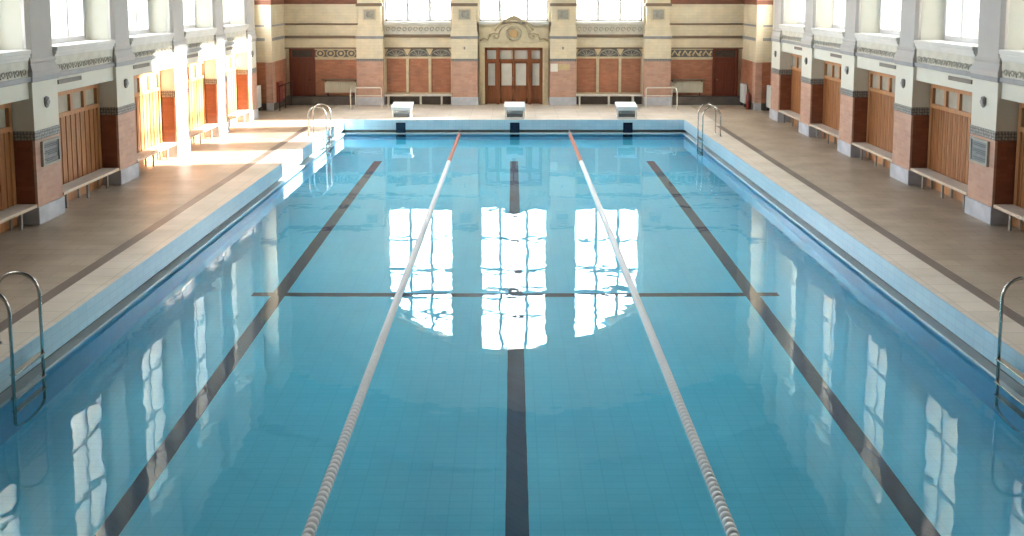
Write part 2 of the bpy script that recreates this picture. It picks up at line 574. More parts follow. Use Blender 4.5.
# ------------------------------------------------------------------ side walls (local frame: interior towards -x, wall face at x = 0)
def side_wall(name, s, label):
    root = thing(name, label, 'wall', kind='structure')
    def bx(b, x0, x1, y0, y1, z0, z1):
        x0, x1 = sorted((s * x0, s * x1))
        b.box(x0, x1, y0, y1, z0, z1)
    b = MB()
    ys = [YB] + PIER
    # plain solid stretch behind the camera
    bx(b, XP, XO, YB - 0.4, PIER[0], 0, ZT + 0.6)
    for i in range(len(PIER) - 1):
        y0, y1 = PIER[i] + PW, PIER[i + 1]
        if i < 2:
            bx(b, XP + 0.07, XO, y0, y1, 0, ZT + 0.6)
            continue
        bx(b, XR, XO, y0, y1, 0, 2.52)
        bx(b, XP + 0.07, XO, y0, y1, 2.48, 3.30)
        bx(b, XP + 0.25, XO, y0, y1, 8.25, ZT + 0.6)
        # splayed jambs
        for ya, yb_ in ((y0 - 0.02, y0 + 0.22), (y1 + 0.02, y1 - 0.22)):
            pts = [(s * (XP + 0.15), ya), (s * XO, ya), (s * XO, yb_), (s * (XP + 0.60), yb_)]
            b.prism(pts, 3.30, 8.25, 'z')
    # stretch between the last pillar and the corner
    y0 = PIER[-1] + PW
    bx(b, XR, XO, y0, YC, 0, 3.3)
    bx(b, XR, XO, y0, YC, 8.25, ZT + 0.6)
    bx(b, XR, XO, YC - 0.3, YC, 3.3, 8.25)
    b.build('plaster', 'plaster', root)
    # corner block with brick dado
    b = MB()
    bx(b, XP - 0.02, XO, YC, YW + 0.3, 1.86, ZT + 0.6)
    b.build('corner_plaster', 'plaster_warm', root)
    b = MB()
    bx(b, XP - 0.04, XO, YC, YW + 0.3, 0.28, 1.86)
    bx(b, XR - 0.02, XO, y0, YC, 0.28, 1.86)
    b.build('brick_dado', 'brick_deep', root)
    b = MB()
    bx(b, XP - 0.07, XO, YC, YW + 0.3, 0, 0.28)
    bx(b, XR - 0.05, XO, y0, YC, 0, 0.28)
    b.build('stone_base', 'stone_dark', root)
    b = MB()
    bx(b, XP - 0.06, XO, YC - 0.02, YW + 0.3, 2.68, 2.79)
    bx(b, XP - 0.06, XO, YC - 0.02, YW + 0.3, 3.22, 3.29)
    bx(b, XR - 0.05, XO, y0, YC, 2.68, 2.79)
    b.build('slate_band', 'band_dark', root)
    b = MB()
    bx(b, XP - 0.05, XO, YC - 0.02, YW + 0.3, 4.06, 4.24)
    b.build('brown_band', 'band_red', root)
    b = MB()
    bx(b, XP - 0.05, XP + 0.2, YC - 0.1, YC + 0.3, 0.3, 1.86)
    b.build('pilaster_brick', 'brick', root)
    b = MB()
    bx(b, XP - 0.06, XP + 0.2, YC - 0.1, YC + 0.3, 0.0, 0.3)
    b.build('pilaster_base', 'stone', root)
    b = MB()
    bx(b, XP - 0.05, XP + 0.2, YC - 0.1, YC + 0.3, 1.86, 4.0)
    b.build('pilaster_shaft', 'plaster_warm', root)
    return root

side_wall('wall_left', -1, 'left side wall of the hall with deep window bays')
side_wall('wall_right', 1, 'right side wall of the hall with deep window bays')

# pillars
ORD = ['first', 'second', 'third', 'fourth', 'fifth', 'sixth', 'seventh', 'eighth', 'ninth']
def make_pillar():
    r = thing('pillar', '', 'pillar', kind='structure')
    d = 1.42
    MB().box(-0.03, d, -0.03, PW + 0.03, 0, 0.35, 0.012).build('stone_plinth', 'stone', r)
    MB().box(0, 0.05, 0, PW, 0.35, 1.66).build('brick_shaft', 'brick', r)
    MB().box(0.05, d, 0, PW, 0.35, 1.66).build('side_reveal', 'reveal', r, 'maroon sides of the pillar, darker than its front')
    MB().box(-0.012, d, -0.012, PW + 0.012, 1.66, 1.84, 0.006).build('patterned_band', 'band_tile', r)
    MB().box(0.0, d, 0.0, PW, 1.84, 2.79).build('plaster_shaft', 'plaster', r)
    b = MB().box(-0.035, d, -0.035, PW + 0.035, 2.79, 2.89, 0.01)
    b.build('slate_band', 'band_dark', r)
    # flared moulding, built as stacked tapering courses
    b = MB()
    prof = [(-0.04, 2.89), (-0.045, 2.99), (-0.02, 3.04), (0.0, 3.09), (0.015, 3.14), (-0.005, 3.18), (0.03, 3.25)]
    for (o0, z0), (o1, z1) in zip(prof[:-1], prof[1:]):
        v = []
        for o_, z_ in ((o0, z0), (o1, z1)):
            v.append([b.bm.verts.new(p) for p in ((o_, o_, z_), (d, o_, z_), (d, PW - o_, z_), (o_, PW - o_, z_))])
        for k in range(4):
            j = (k + 1) % 4
            b.bm.faces.new((v[0][k], v[0][j], v[1][j], v[1][k]))
    b.build('moulding', 'plaster_grey', r)
    c = 0.07
    e = 0.02
    z1 = ZT + 0.6
    MB().prism([(e, e + c), (e + c, e), (d, e), (d, PW - e), (e + c, PW - e), (e, PW - e - c)], 3.20, z1, 'z').build('upper_shaft', 'plaster_grey', r)
    return r
pil = make_pillar()
first = True
for s, side in ((1, 'right'), (-1, 'left')):
    for i, y in enumerate(PIER):
        rz = 0.0 if s > 0 else PI
        loc = (s * XP, y if s > 0 else y + PW, 0)
        near = {4: 'nearest fully visible', 5: 'second', 6: 'third', 7: 'fourth', 8: 'farthest'}.get(i)
        if near:
            lab = {4: 'brick and plaster pillar carrying the slate plaque on the %s wall' % side,
                   5: 'second brick and plaster pillar from the viewer on the %s wall' % side,
                   6: 'third brick and plaster pillar from the viewer on the %s wall' % side,
                   7: 'fourth brick and plaster pillar from the viewer on the %s wall' % side,
                   8: 'last brick and plaster pillar before the corner on the %s wall' % side}[i]
        else:
            lab = 'brick and plaster pillar of the %s wall beside the viewer, number %s from the back' % (side, ORD[i])
        if first:
            pil.location = loc
            pil.rotation_euler = (0, 0, rz)
            pil['label'] = lab
            first = False
        else:
            dup(pil, loc, rz, lab)

# bays: window, frieze, cabin front, bench. Local frame: x=0 at the pillar fronts, +x into the wall, y from 0 to bay length
BAYL = 2.68
def make_window():
    r = thing('window_1', '', 'window', kind='structure')
    x0 = 0.60
    L = BAYL - 0.44
    y0 = 0.22
    b = MB()
    for ya, yb_ in ((y0, y0 + 0.09), (y0 + L - 0.09, y0 + L)):
        b.box(x0 - 0.05, x0 + 0.07, ya, yb_, 3.42, 8.25)
    b.box(x0 - 0.05, x0 + 0.07, y0, y0 + L, 3.42, 3.54)
    b.box(x0 - 0.05, x0 + 0.07, y0, y0 + L, 8.12, 8.25)
    for k in (1, 2):
        yc = y0 + L * k / 3
        b.box(x0 - 0.02, x0 + 0.06, yc - 0.045, yc + 0.045, 3.5, 8.2)
    for zc, h in ((4.75, 0.04), (6.0, 0.07), (7.1, 0.04)):
        b.box(x0 - 0.01, x0 + 0.05, y0, y0 + L, zc - h, zc + h)
    b.build('frame', 'frame_white', r)
    MB().box(x0 + 0.015, x0 + 0.025, y0 + 0.04, y0 + L - 0.04, 3.5, 8.2).build('pane', 'glass', r)
    b = MB().box(-0.03, 0.62, 0.0, BAYL, 3.34, 3.425, 0.012)
    b.box(-0.005, 0.2, 0.0, BAYL, 3.27, 3.34, 0.01)
    b.box(0.025, 0.2, 0.0, BAYL, 3.21, 3.27, 0.01)
    b.build('sill', 'sill', r)
    return r

def ornament(b, yc, zc, r, x, depth=0.03):
    """one scroll of the carved frieze, raised towards -x"""
    pts = [(x, yc + rr * math.cos(a), zc + rr * math.sin(a)) for a, rr in [(k * 0.55, r * (1 - 0.055 * k)) for k in range(12)]]
    b.tube(pts, depth, 6)

def make_frieze():
    r = thing('carved_frieze', '', 'frieze', group='carved friezes under the side windows')
    MB().box(0.045, 0.069, 0.0, BAYL, 2.90, 3.21).build('ground', 'relief_ground', r)
    b = MB()
    n = 11
    for k in range(n):
        yc = 0.16 + (BAYL - 0.32) * k / (n - 1)
        ornament(b, yc, 2.99, 0.07, 0.04, 0.014)
        yl = yc + (BAYL - 0.32) / (n - 1) / 2
        if k < n - 1:
            b.tube([(0.04, yl - 0.02, 2.93), (0.038, yl, 2.99), (0.04, yl + 0.02, 3.05)], 0.015, 6)
    b.build('scrollwork', 'relief_light', r)
    b = MB()
    b.box(0.0, 0.069, 0.0, BAYL, 2.80, 2.90, 0.01)
    b.build('lower_band', 'band_dark', r)
    return r

def make_cabin():
    r = thing('cabin_front', '', 'wood panelling', group='wooden cabin fronts in the side bays')
    x0 = 0.40
    L = BAYL
    b = MB()
    for ya in (0.02, L - 0.12):
        b.box(x0, x0 + 0.12, ya, ya + 0.1, 0.05, 2.44)
    b.box(x0, x0 + 0.12, 0.02, L - 0.02, 2.32, 2.44)
    b.box(x0, x0 + 0.12, 0.02, L - 0.02, 1.86, 1.95)
    b.box(x0, x0 + 0.12, 0.02, L - 0.02, 0.0, 0.2)
    for k in (1, 2, 3):
        yc = 0.12 + (L - 0.24) * k / 4
        b.box(x0, x0 + 0.11, yc - 0.05, yc + 0.05, 1.9, 2.36)
    fr_ = b.build('frame', 'wood_frame', r)
    b = MB()
    n = 34
    for k in range(n):
        ya = 0.12 + (L - 0.24) * k / n
        yb_ = 0.12 + (L - 0.24) * (k + 1) / n
        xo = (0.036, 0.03, 0.044)[k % 3]
        b.box(x0 + xo, x0 + 0.1, ya + 0.006, yb_ - 0.005, 0.2, 1.88)
    b.box(x0 + 0.07, x0 + 0.11, 0.1, L - 0.1, 0.2, 1.9)
    b.build('plank_panel', 'wood', r)
    for k in range(4):
        ya = 0.12 + (L - 0.24) * k / 4
        yb_ = 0.12 + (L - 0.24) * (k + 1) / 4
        MB().box(x0 + 0.06, x0 + 0.08, ya + 0.03, yb_ - 0.03, 1.92, 2.34).build('transom_pane', 'pane_grey', fr_, 'pale obscured transom pane')
    return r

def make_side_bench():
    r = thing('wall_bench', '', 'bench', group='benches in the side bays')
    L = BAYL - 0.04
    st = MB().box(0.02, 0.40, 0.02, L, 0.375, 0.42, 0.012).build('seat', 'bench_top', r)
    MB().box(0.0, 0.03, 0.02, L, 0.355, 0.418, 0.008).build('front_edge', 'bench_edge', st, 'pale wooden front edge')
    for f in (0.14, 0.5, 0.86):
        y = L * f
        b = MB()
        b.box(0.12, 0.16, y - 0.03, y + 0.03, 0, 0.375, 0.005)
        b.box(0.05, 0.38, y - 0.025, y + 0.025, 0.345, 0.375, 0.005)
        b.box(0.32, 0.36, y - 0.03, y + 0.03, 0, 0.36, 0.005)
        b.build('leg', 'bench_leg', r)
    return r

def make_vent():
    r = thing('vent_slot', '', 'vent', group='vent slots above the cabin fronts')
    MB().box(0.05, 0.08, 0.0, 0.95, 2.66, 2.72).build('slot', 'vent', r)
    b = MB()
    for z0, z1 in ((2.645, 2.66), (2.72, 2.735)):
        b.box(0.045, 0.075, -0.015, 0.965, z0, z1)
    b.box(0.045, 0.075, -0.015, 0.0, 2.645, 2.735)
    b.box(0.045, 0.075, 0.95, 0.965, 2.645, 2.735)
    b.build('rim', 'band_brown', r)
    return r

win, fri, cab, ben, ven = make_window(), make_frieze(), make_cabin(), make_side_bench(), make_vent()
used = set()
wcount = [0]
def place(src, loc, rz, lab):
    if src not in used:
        used.add(src)
        src.location = loc
        src.rotation_euler = (0, 0, rz)
        src['label'] = lab
        return src
    return dup(src, loc, rz, lab)

PLACE = {3: 'before the plaque pillar', 4: 'just past the plaque pillar', 5: 'between the second and third pillars',
         6: 'between the third and fourth pillars', 7: 'between the fourth and fifth pillars'}
for s, side in ((1, 'right'), (-1, 'left')):
    for i in range(len(PIER) - 1):
        y0, y1 = PIER[i] + PW, PIER[i + 1]
        L = y1 - y0
        rz = 0.0 if s > 0 else PI
        loc = (s * XP, (y0 + (L - BAYL) / 2) if s > 0 else (y1 - (L - BAYL) / 2), 0)
        pl = PLACE.get(i, 'beside the viewer, bay %s from the back' % ORD[i])
        if i < 2:
            continue
        wcount[0] += 1
        o = place(win, loc, rz, 'tall white-framed window of the %s wall %s' % (side, pl))
        o.name = 'window_%d' % wcount[0]
        if i < 3:
            continue
        place(fri, loc, rz, 'carved grey frieze under the %s wall window %s' % (side, pl))
        place(cab, loc, rz, 'honey wood cabin front in the %s wall bay %s' % (side, pl))
        place(ben, loc, rz, 'low pale bench in the %s wall bay %s' % (side, pl))
        vy = loc[1] + s * (0.15 if s > 0 else BAYL - 0.15 - 0.95)
        place(ven, (loc[0], vy if s > 0 else loc[1] - (BAYL - 0.15 - 0.95), 0), rz, 'narrow dark vent slot of the %s wall %s' % (side, pl))

# emblems and plaques on the pillars
def make_emblem():
    r = thing('wall_emblem', '', 'emblem', group='round emblems on the side pillars')
    b = MB()
    pts = [(0.0, -0.115), (0.055, -0.08), (0.075, 0.0), (0.07, 0.085), (0.0, 0.11), (-0.07, 0.085), (-0.075, 0.0), (-0.055, -0.08)]
    b.prism(pts, -0.035, 0.0, 'x')
    b.build('shield', 'emblem', r)
    MB().lathe([(0.055, -0.06), (0.06, -0.05), (0.06, -0.03)], 'x', 14).build('boss', 'band_dark', r)
    return r
emb = make_emblem()
def make_plaque():
    r = thing('wall_plaque', '', 'plaque')
    b = MB()
    w_, h = 0.34, 0.25
    for a in (-w_, w_ - 0.05):
        b.box(-0.05, 0.0, a, a + 0.05, -h, h)
    for a in (-h, h - 0.045):
        b.box(-0.05, 0.0, -w_ + 0.05, w_ - 0.05, a, a + 0.045)
    b.build('frame', 'plaque_frame', r)
    MB().box(-0.025, 0.0, -w_ + 0.05, w_ - 0.05, -h + 0.045, h - 0.045).build('panel', 'plaque', r)
    b = MB()
    for k, (zc, a0, a1) in enumerate([(0.15, -0.24, 0.22), (0.115, -0.24, 0.24), (0.03, -0.24, 0.20), (-0.005, -0.24, 0.24), (-0.04, -0.24, 0.1), (-0.13, -0.24, 0.23), (-0.165, -0.24, 0.16)]):
        b.box(-0.03, -0.02, a0, a1, zc - 0.011, zc + 0.011)
    b.build('worn_lines', 'plaque_text', r, 'illegible worn lines')
    return r
pla = make_plaque()
for s, side in ((1, 'right'), (-1, 'left')):
    rz = 0.0 if s > 0 else PI
    for i in range(4, 9):
        nm = {4: 'plaque-bearing', 5: 'second', 6: 'third', 7: 'fourth', 8: 'last'}[i]
        place(emb, (s * XP, PIER[i] + PW / 2, 2.36), rz, 'small dark shield emblem on the %s pillar of the %s wall' % (nm, side))
    place(pla, (s * XP, PIER[4] + PW / 2 + 0.05, 1.36), rz, 'framed slate plaque on the nearest brick pillar of the %s wall' % side)

# ------------------------------------------------------------------ far wall
PI_IN, PI_OUT = (1.45, 2.50), (5.24, 6.32)    # pilasters
far = thing('wall_far', 'far end wall with three arched-top windows over brick panels', 'wall', kind='structure')
YD = 37.0
AZ0, AR = 2.36, 7.2
def arch_z(x):
    return AZ0 + math.sqrt(max(0.0, AR * AR - x * x))
b = MB()
b.box(-PI_IN[0] - 0.1, -1.2, YW, YD, 0, 3.34)
b.box(1.2, PI_IN[0] + 0.1, YW, YD, 0, 3.34)
b.box(-1.25, 1.25, YW, YD, 2.34, 3.34)
b.box(-1.3, 1.3, YW + 0.22, YD, 0, 2.4)
for s in (-1, 1):
    b.box(min(s * 1.45, s * 5.3), max(s * 1.45, s * 5.3), YW + 0.05, YD, 2.28, 3.34)
    b.box(min(s * 6.2, s * XO), max(s * 6.2, s * XO), YW, YD, 2.28, ZT + 2.6)
    b.box(min(s * 1.40, s * 2.50), max(s * 1.40, s * 2.50), YW, YD, 0, ZT + 2.6)
    b.box(min(s * 5.21, s * 6.3), max(s * 5.21, s * 6.3), YW, YD, 0, ZT + 2.6)
    b.box(min(s * 6.2, s * XO), max(s * 6.2, s * XO), YW + 0.12, YD, 0, 2.3)
    b.box(min(s * 2.4, s * 5.3), max(s * 2.4, s * 5.3), YW + 0.14, YD, 0, 2.3)
def over_arch(b, x0, x1, y0, y1):
    n = 16
    pts = [(x0 + (x1 - x0) * i / n, arch_z(x0 + (x1 - x0) * i / n)) for i in range(n + 1)]
    b.prism(pts + [(x1, ZT + 2.6), (x0, ZT + 2.6)], y0, y1, 'y')
WIN = [(-5.22, -2.50), (-1.40, 1.40), (2.50, 5.22)]
for x0, x1 in WIN:
    over_arch(b, x0 - 0.05, x1 + 0.05, YW, YD)
b.build('plaster', 'plaster_warm', far)

b = MB()
for s in (-1, 1):
    for k in range(3):
        x0 = s * (2.50 + 0.06 + k * 0.907)
        x1 = s * (2.50 - 0.06 + (k + 1) * 0.907)
        b.box(min(x0, x1), max(x0, x1), YW + 0.11, YW + 0.2, 0.46, 1.86)
    x0, x1 = sorted((s * 6.3, s * 8.06))
    b.box(x0, x1, YW + 0.05, YW + 0.2, 0.36, 1.82)
b.build('red_panels', 'brick_deep', far)
b = MB()
for s in (-1, 1):
    for k in range(4):
        xc = s * (2.50 + k * 0.907)
        b.box(xc - 0.05, xc + 0.05, YW + 0.06, YW + 0.2, 0.36, 1.95)
    x0, x1 = sorted((s * 2.45, s * 5.28))
    b.box(x0, x1, YW + 0.06, YW + 0.2, 0.36, 0.47)
    b.box(x0, x1, YW + 0.05, YW + 0.2, 1.86, 1.94)
    x0, x1 = sorted((s * 6.3, s * 8.06))
    b.box(x0, x1, YW + 0.02, YW + 0.2, 1.82, 1.88)
b.build('panel_frames', 'sandstone', far)
b = MB()
for s in (-1, 1):
    x0, x1 = sorted((s * 2.45, s * 5.28))
    b.box(x0, x1, YW + 0.03, YW + 0.2, 0, 0.36)
    x0, x1 = sorted((s * 6.3, s * 9.2))
    b.box(x0, x1, YW - 0.25, YW + 0.2, 0, 0.34)
b.build('stone_base', 'stone_dark', far)
b = MB()
for s in (-1, 1):
    x0, x1 = sorted((s * 2.45, s * 5.28))
    b.box(x0, x1, YW - 0.05, YW + 0.2, 2.72, 2.84)
    b.box(x0, x1, YW + 0.0, YW + 0.2, 2.26, 2.31)
    x0, x1 = sorted((s * 6.2, s * 9.28))
    b.box(x0, x1, YW - 0.05, YW + 0.2, 2.68, 2.79)
    b.box(x0, x1, YW - 0.04, YW + 0.2, 3.22, 3.29)
    b.box(x0, x1, YW - 0.02, YW + 0.2, 2.26, 2.31)
b.build('slate_bands', 'band_brown', far)
b = MB()
for s in (-1, 1):
    x0, x1 = sorted((s * 6.2, s * 9.28))
    b.box(x0, x1, YW - 0.04, YW + 0.2, 4.06, 4.24)
b.build('brown_band', 'band_red', far)

# pilasters of the far wall
def make_pilaster(w_):
    r = thing('pillar', '', 'pilaster', kind='structure', group='pilasters of the far wall')
    y1 = 0.5
    MB().box(-w_ - 0.02, w_ + 0.02, -0.03, y1, 0, 0.33, 0.012).build('stone_plinth', 'stone', r)
    MB().box(-w_, w_, 0, y1, 0.33, 1.78).build('brick_shaft', 'brick', r)
    MB().box(-w_ - 0.01, w_ + 0.01, -0.012, y1, 1.78, 1.88).build('patterned_band', 'band_tile', r)
    MB().box(-w_, w_, 0, y1, 1.88, 2.68).build('plaster_shaft', 'plaster_warm', r)
    MB().box(-w_ - 0.03, w_ + 0.03, -0.035, y1, 2.68, 2.79, 0.01).build('slate_band', 'band_dark', r)
    b = MB()
    prof = [(-0.03, 2.79), (-0.02, 2.9), (0.03, 2.98), (0.05, 3.06), (0.02, 3.1), (0.02, 3.18), (0.07, 3.24)]
    for (o0, z0), (o1, z1) in zip(prof[:-1], prof[1:]):
        b.box(-w_ + (o0 + o1) / 2, w_ - (o0 + o1) / 2, (o0 + o1) / 2, y1, z0, z1)
    b.build('moulding', 'plaster_warm', r)
    MB().box(-w_ + 0.07, w_ - 0.07, 0.07, y1, 3.24, 3.98).build('upper_shaft', 'plaster_warm', r)
    b = MB()
    b.box(-0.26, 0.26, 0.03, 0.1, 3.41, 3.88)
    b.build('ornament_frame', 'sandstone', r)
    b = MB()
    b.box(-0.21, 0.21, 0.015, 0.1, 3.46, 3.83)
    b.tube([(0.12 * math.cos(a * PI / 6), 0.012, 3.645 + 0.12 * math.sin(a * PI / 6)) for a in range(12)], 0.02, 6, True)
    b.lathe([(0.05, -0.01), (0.05, 0.03)], 'y', 12, (0, 0, 3.645))
    b.build('carved_square', 'relief', r)
    MB().box(-w_ - 0.0, w_ + 0.0, 0.0, y1, 3.98, 4.1).build('capital_band', 'band_brown', r)
    MB().box(-w_ + 0.05, w_ - 0.05, 0.06, y1, 4.1, ZT + 1.4).build('top_shaft', 'plaster_warm', r)
    return r
pp = make_pilaster(0.53)
LABP = ['far wall pilaster left of the left arched window', 'far wall pilaster between the left and middle windows',
        'far wall pilaster with the small white sign, right of the door', 'far wall pilaster right of the right arched window']
for x, lab in zip((-5.78, -1.975, 1.975, 5.78), LABP):
    place(pp, (x, YF, 0), 0, lab)
emf = make_emblem()
emf['group'] = 'small bronze emblems on the far pilasters'
for x, lab in ((-1.975, 'tiny dark emblem on the far pilaster left of the door'), (1.975, 'tiny dark emblem on the far pilaster right of the door')):
    o = place(emf, (x, YF, 2.3), PI / 2, lab)
    o.scale = (0.5, 0.5, 0.5)
sg = thing('wall_sign', 'small white sign on the far pilaster right of the door', 'sign', (1.60, YF, 1.52))
MB().box(-0.13, 0.17, -0.03, 0, -0.16, 0.16, 0.006).build('sign_board', 'sign_white', sg)
sg = thing('wall_sign', 'small cream notice beside the white sign on the far pilaster', 'sign', (1.98, YF, 1.54))
MB().box(-0.19, 0.26, -0.02, 0, -0.12, 0.12, 0.006).build('sign_board', 'sign_cream', sg)

# far windows
for k, (x0, x1) in enumerate(WIN):
    wcount[0] += 1
    lab = ['left arched-top window of the far wall', 'middle window of the far wall above the door', 'right arched-top window of the far wall'][k]
    r = thing('window_%d' % wcount[0], lab, 'window', kind='structure')
    yy = YW + 0.28
    b = MB()
    fw = 0.08
    n = 16
    xs = [x0 + (x1 - x0) * i / n for i in range(n + 1)]
    top = [(x, arch_z(x)) for x in xs]
    low = [(x, arch_z(x) - 0.14) for x in xs]
    b.prism(top + low[::-1], yy - 0.05, yy + 0.08, 'y')
    b.box(x0, x0 + fw, yy - 0.05, yy + 0.08, 3.3, arch_z(x0))
    b.box(x1 - fw, x1, yy - 0.05, yy + 0.08, 3.3, arch_z(x1))
    b.box(x0, x1, yy - 0.05, yy + 0.08, 3.32, 3.44)
    fr = (0.30, 0.70) if k == 1 else (0.34, 0.67)
    for f in fr:
        xc = x0 + (x1 - x0) * f
        b.box(xc - 0.06, xc + 0.06, yy - 0.04, yy + 0.06, 3.4, arch_z(xc) - 0.1)
    for zc, h in ((4.68, 0.045), (6.0, 0.07), (6.98, 0.13), (7.9, 0.03)):
        xa, xb = x0, x1
        lim = math.sqrt(max(0, AR * AR - (zc + 0.1 - AZ0) ** 2))
        xa, xb = max(x0, -lim), min(x1, lim)
        if xb > xa:
            b.box(xa, xb, yy - 0.03, yy + 0.05, zc - h, zc + h)
    b.build('frame', 'frame_white', r)
    MB().prism([(x0, 3.4)] + [(x1, 3.4)] + [(x, z - 0.06) for x, z in top[::-1]], yy + 0.01, yy + 0.02, 'y').build('pane', 'glass', r)
    MB().box(x0, x1, YW - 0.12, yy + 0.1, 3.24, 3.36, 0.01).build('sill', 'sill', r)

# friezes of the far wall
def fan_frieze(s, lab):
    r = thing('fan_frieze', lab, 'frieze', (s * 3.86, YW, 0), 0, 'fan friezes above the red panels')
    MB().box(-1.36, 1.36, 0.07, 0.16, 1.94, 2.26).build('ground', 'relief_dark', r, 'grey carved ground')
    b = MB()
    for k in range(3):
        xc = -0.907 + k * 0.907
        pts = [(xc + 0.40 * math.cos(a), 0.06, 1.95 + 0.27 * math.sin(a)) for a in [PI * q / 14 for q in range(15)]]
        b.tube(pts, 0.025, 6)
        for q in range(1, 6):
            a = PI * q / 6
            b.tube([(xc, 0.06, 1.96), (xc + 0.33 * math.cos(a), 0.06, 1.96 + 0.22 * math.sin(a))], 0.018, 6)
    b.build('fans', 'relief', r)
    b = MB()
    for xc in (-0.4535, 0.4535):
        MB().prism([(xc - 0.15, 2.26), (xc + 0.15, 2.26), (xc, 1.98)], 0.03, 0.1, 'y').build('spandrel', 'relief_beige', r)
    for e in (-1, 1):
        MB().prism([(e * 1.36, 2.26), (e * 1.22, 2.26), (e * 1.36, 2.0)], 0.03, 0.1, 'y').build('spandrel', 'relief_beige', r)
    return r
fan_frieze(-1, 'frieze of three grey fans below the left arched window')
fan_frieze(1, 'frieze of three grey fans below the right arched window')
def scroll_frieze(s, lab):
    r = thing('scroll_frieze', lab, 'frieze', (s * 2.5 + s * 1.36, YW, 0), 0, 'scroll friezes under the far windows')
    MB().box(-1.36, 1.36, -0.01, 0.05, 2.84, 3.24).build('ground', 'relief_ground', r)
    b = MB()
    for k in range(12):
        xc = -1.22 + k * 2.44 / 11
        pts = [(xc + 0.085 * (1 - 0.05 * q) * math.cos(q * 0.55), -0.015, 3.04 + 0.11 * (1 - 0.05 * q) * math.sin(q * 0.55)) for q in range(12)]
        b.tube(pts, 0.018, 6)
    b.build('scrollwork', 'relief', r)
    return r
scroll_frieze(-1, 'pale scroll frieze under the left arched window sill')
scroll_frieze(1, 'pale scroll frieze under the right arched window sill')
def corner_frieze(s, lab):
    r = thing('ring_frieze', lab, 'frieze', (s * 7.2, YW, 0), 0, 'carved friezes beside the corner doors')
    MB().box(-0.86, 0.86, 0.03, 0.11, 1.88, 2.26).build('ground', 'relief_dark', r)
    b = MB()
    for k in range(4):
        xc = -0.63 + k * 0.42
        if s < 0:
            b.tube([(xc + 0.16 * math.cos(a * PI / 8), 0.02, 2.07 + 0.14 * math.sin(a * PI / 8)) for a in range(16)], 0.026, 6, True)
            b.lathe([(0.06, 0.01), (0.06, 0.05)], 'y', 10, (xc, 0, 2.07))
        else:
            b.tube([(xc - 0.18, 0.02, 1.98), (xc - 0.06, 0.02, 2.17), (xc + 0.06, 0.02, 2.0), (xc + 0.18, 0.02, 2.16)], 0.04, 6)
            b.lathe([(0.05, 0.01), (0.05, 0.05)], 'y', 10, (xc + 0.12, 0, 2.0))
    b.build('carving', 'relief_beige', r)
    b = MB()
    b.box(-0.86, 0.86, 0.0, 0.14, 2.22, 2.26)
    b.box(-0.86, 0.86, 0.0, 0.14, 1.88, 1.92)
    b.build('borders', 'sandstone', r)
corner_frieze(-1, 'frieze of four carved rings beside the left corner door')
corner_frieze(1, 'frieze of carved leaf waves beside the right corner door')

# corner doors
for n_, s, lab in ((1, -1, 'dark red wooden door in the left far corner'), (2, 1, 'dark red wooden door in the right far corner')):
    d = thing('door_%d' % n_, lab, 'door', (s * 8.57, YW, 0), kind='structure')
    b = MB()
    for e in (-1, 1):
        b.box(e * 0.47 - 0.05, e * 0.47 + 0.05, 0.0, 0.16, 0.0, 2.28)
    b.box(-0.47, 0.47, 0.0, 0.16, 2.2, 2.28)
    b.box(-0.47, 0.47, 0.01, 0.16, 1.84, 1.92)
    b.build('frame', 'wood_dark', d)
    b = MB().box(-0.43, 0.43, 0.05, 0.11, 0.34 if False else 0.02, 1.85)
    for z0, z1 in ((0.2, 0.9), (1.0, 1.72)):
        for xa in (-0.36, 0.04):
            b.box(xa, xa + 0.32, 0.035, 0.06, z0, z1)
    b.build('leaf', 'wood_dark', d)
    b = MB().box(-0.43, 0.43, 0.06, 0.1, 1.9, 2.22)
    b.tube([(0.06 * math.cos(a * PI / 5) - 0.05, 0.05, 2.05 + 0.07 * math.sin(a * PI / 5)) for a in range(10)], 0.02, 6, True)
    b.build('transom', 'iron_dark', d)
    MB().tube([(-s * 0.36, 0.03, 1.0), (-s * 0.36, 0.0, 1.0), (-s * 0.26, 0.0, 1.0)], 0.013, 8).build('handle', 'steel', d)

# main door with stone surround and pediment
d = thing('door_3', 'glazed brown double door under the carved pediment', 'door', (0, YW, 0), kind='structure')
b = MB()
for e in (-1, 1):
    b.box(min(e * 1.17, e * 1.08), max(e * 1.17, e * 1.08), -0.02, 0.3, 0, 2.3)
    b.box(min(e * 0.71, e * 0.58), max(e * 0.71, e * 0.58), -0.04, 0.3, 0, 2.28)
b.box(-1.17, 1.17, -0.02, 0.3, 2.2, 2.32)
b.box(-1.17, 1.17, -0.03, 0.3, 1.72, 1.84)
b.box(-0.03, 0.03, -0.02, 0.3, 1.8, 2.25)
b.build('frame', 'wood_door', d)
def leaf(x0, x1, name):
    b = MB()
    st = 0.05 if name == 'sidelight' else 0.07
    b.box(x0, x0 + st, 0.06, 0.14, 0.02, 1.73)
    b.box(x1 - st, x1, 0.06, 0.14, 0.02, 1.73)
    b.box(x0, x1, 0.06, 0.14, 0.02, 0.2)
    b.box(x0, x1, 0.06, 0.14, 0.62, 0.76)
    b.box(x0, x1, 0.06, 0.14, 1.66, 1.73)
    b.box(x0 + st, x1 - st, 0.08, 0.12, 0.2, 0.62)
    lf = b.build(name, 'wood_door', d)
    MB().box(x0 + st, x1 - st, 0.09, 0.11, 0.76, 1.66).build('pane', 'pane_pale', lf, 'pale curtained pane')
    return lf
l1 = leaf(-0.57, -0.005, 'leaf')
l2 = leaf(0.005, 0.57, 'leaf')
MB().tube([(-0.05, 0.05, 0.95), (-0.05, 0.0, 0.95), (-0.05, 0.0, 1.12), (-0.05, 0.05, 1.12)], 0.012, 8).build('handle', 'steel', l1)
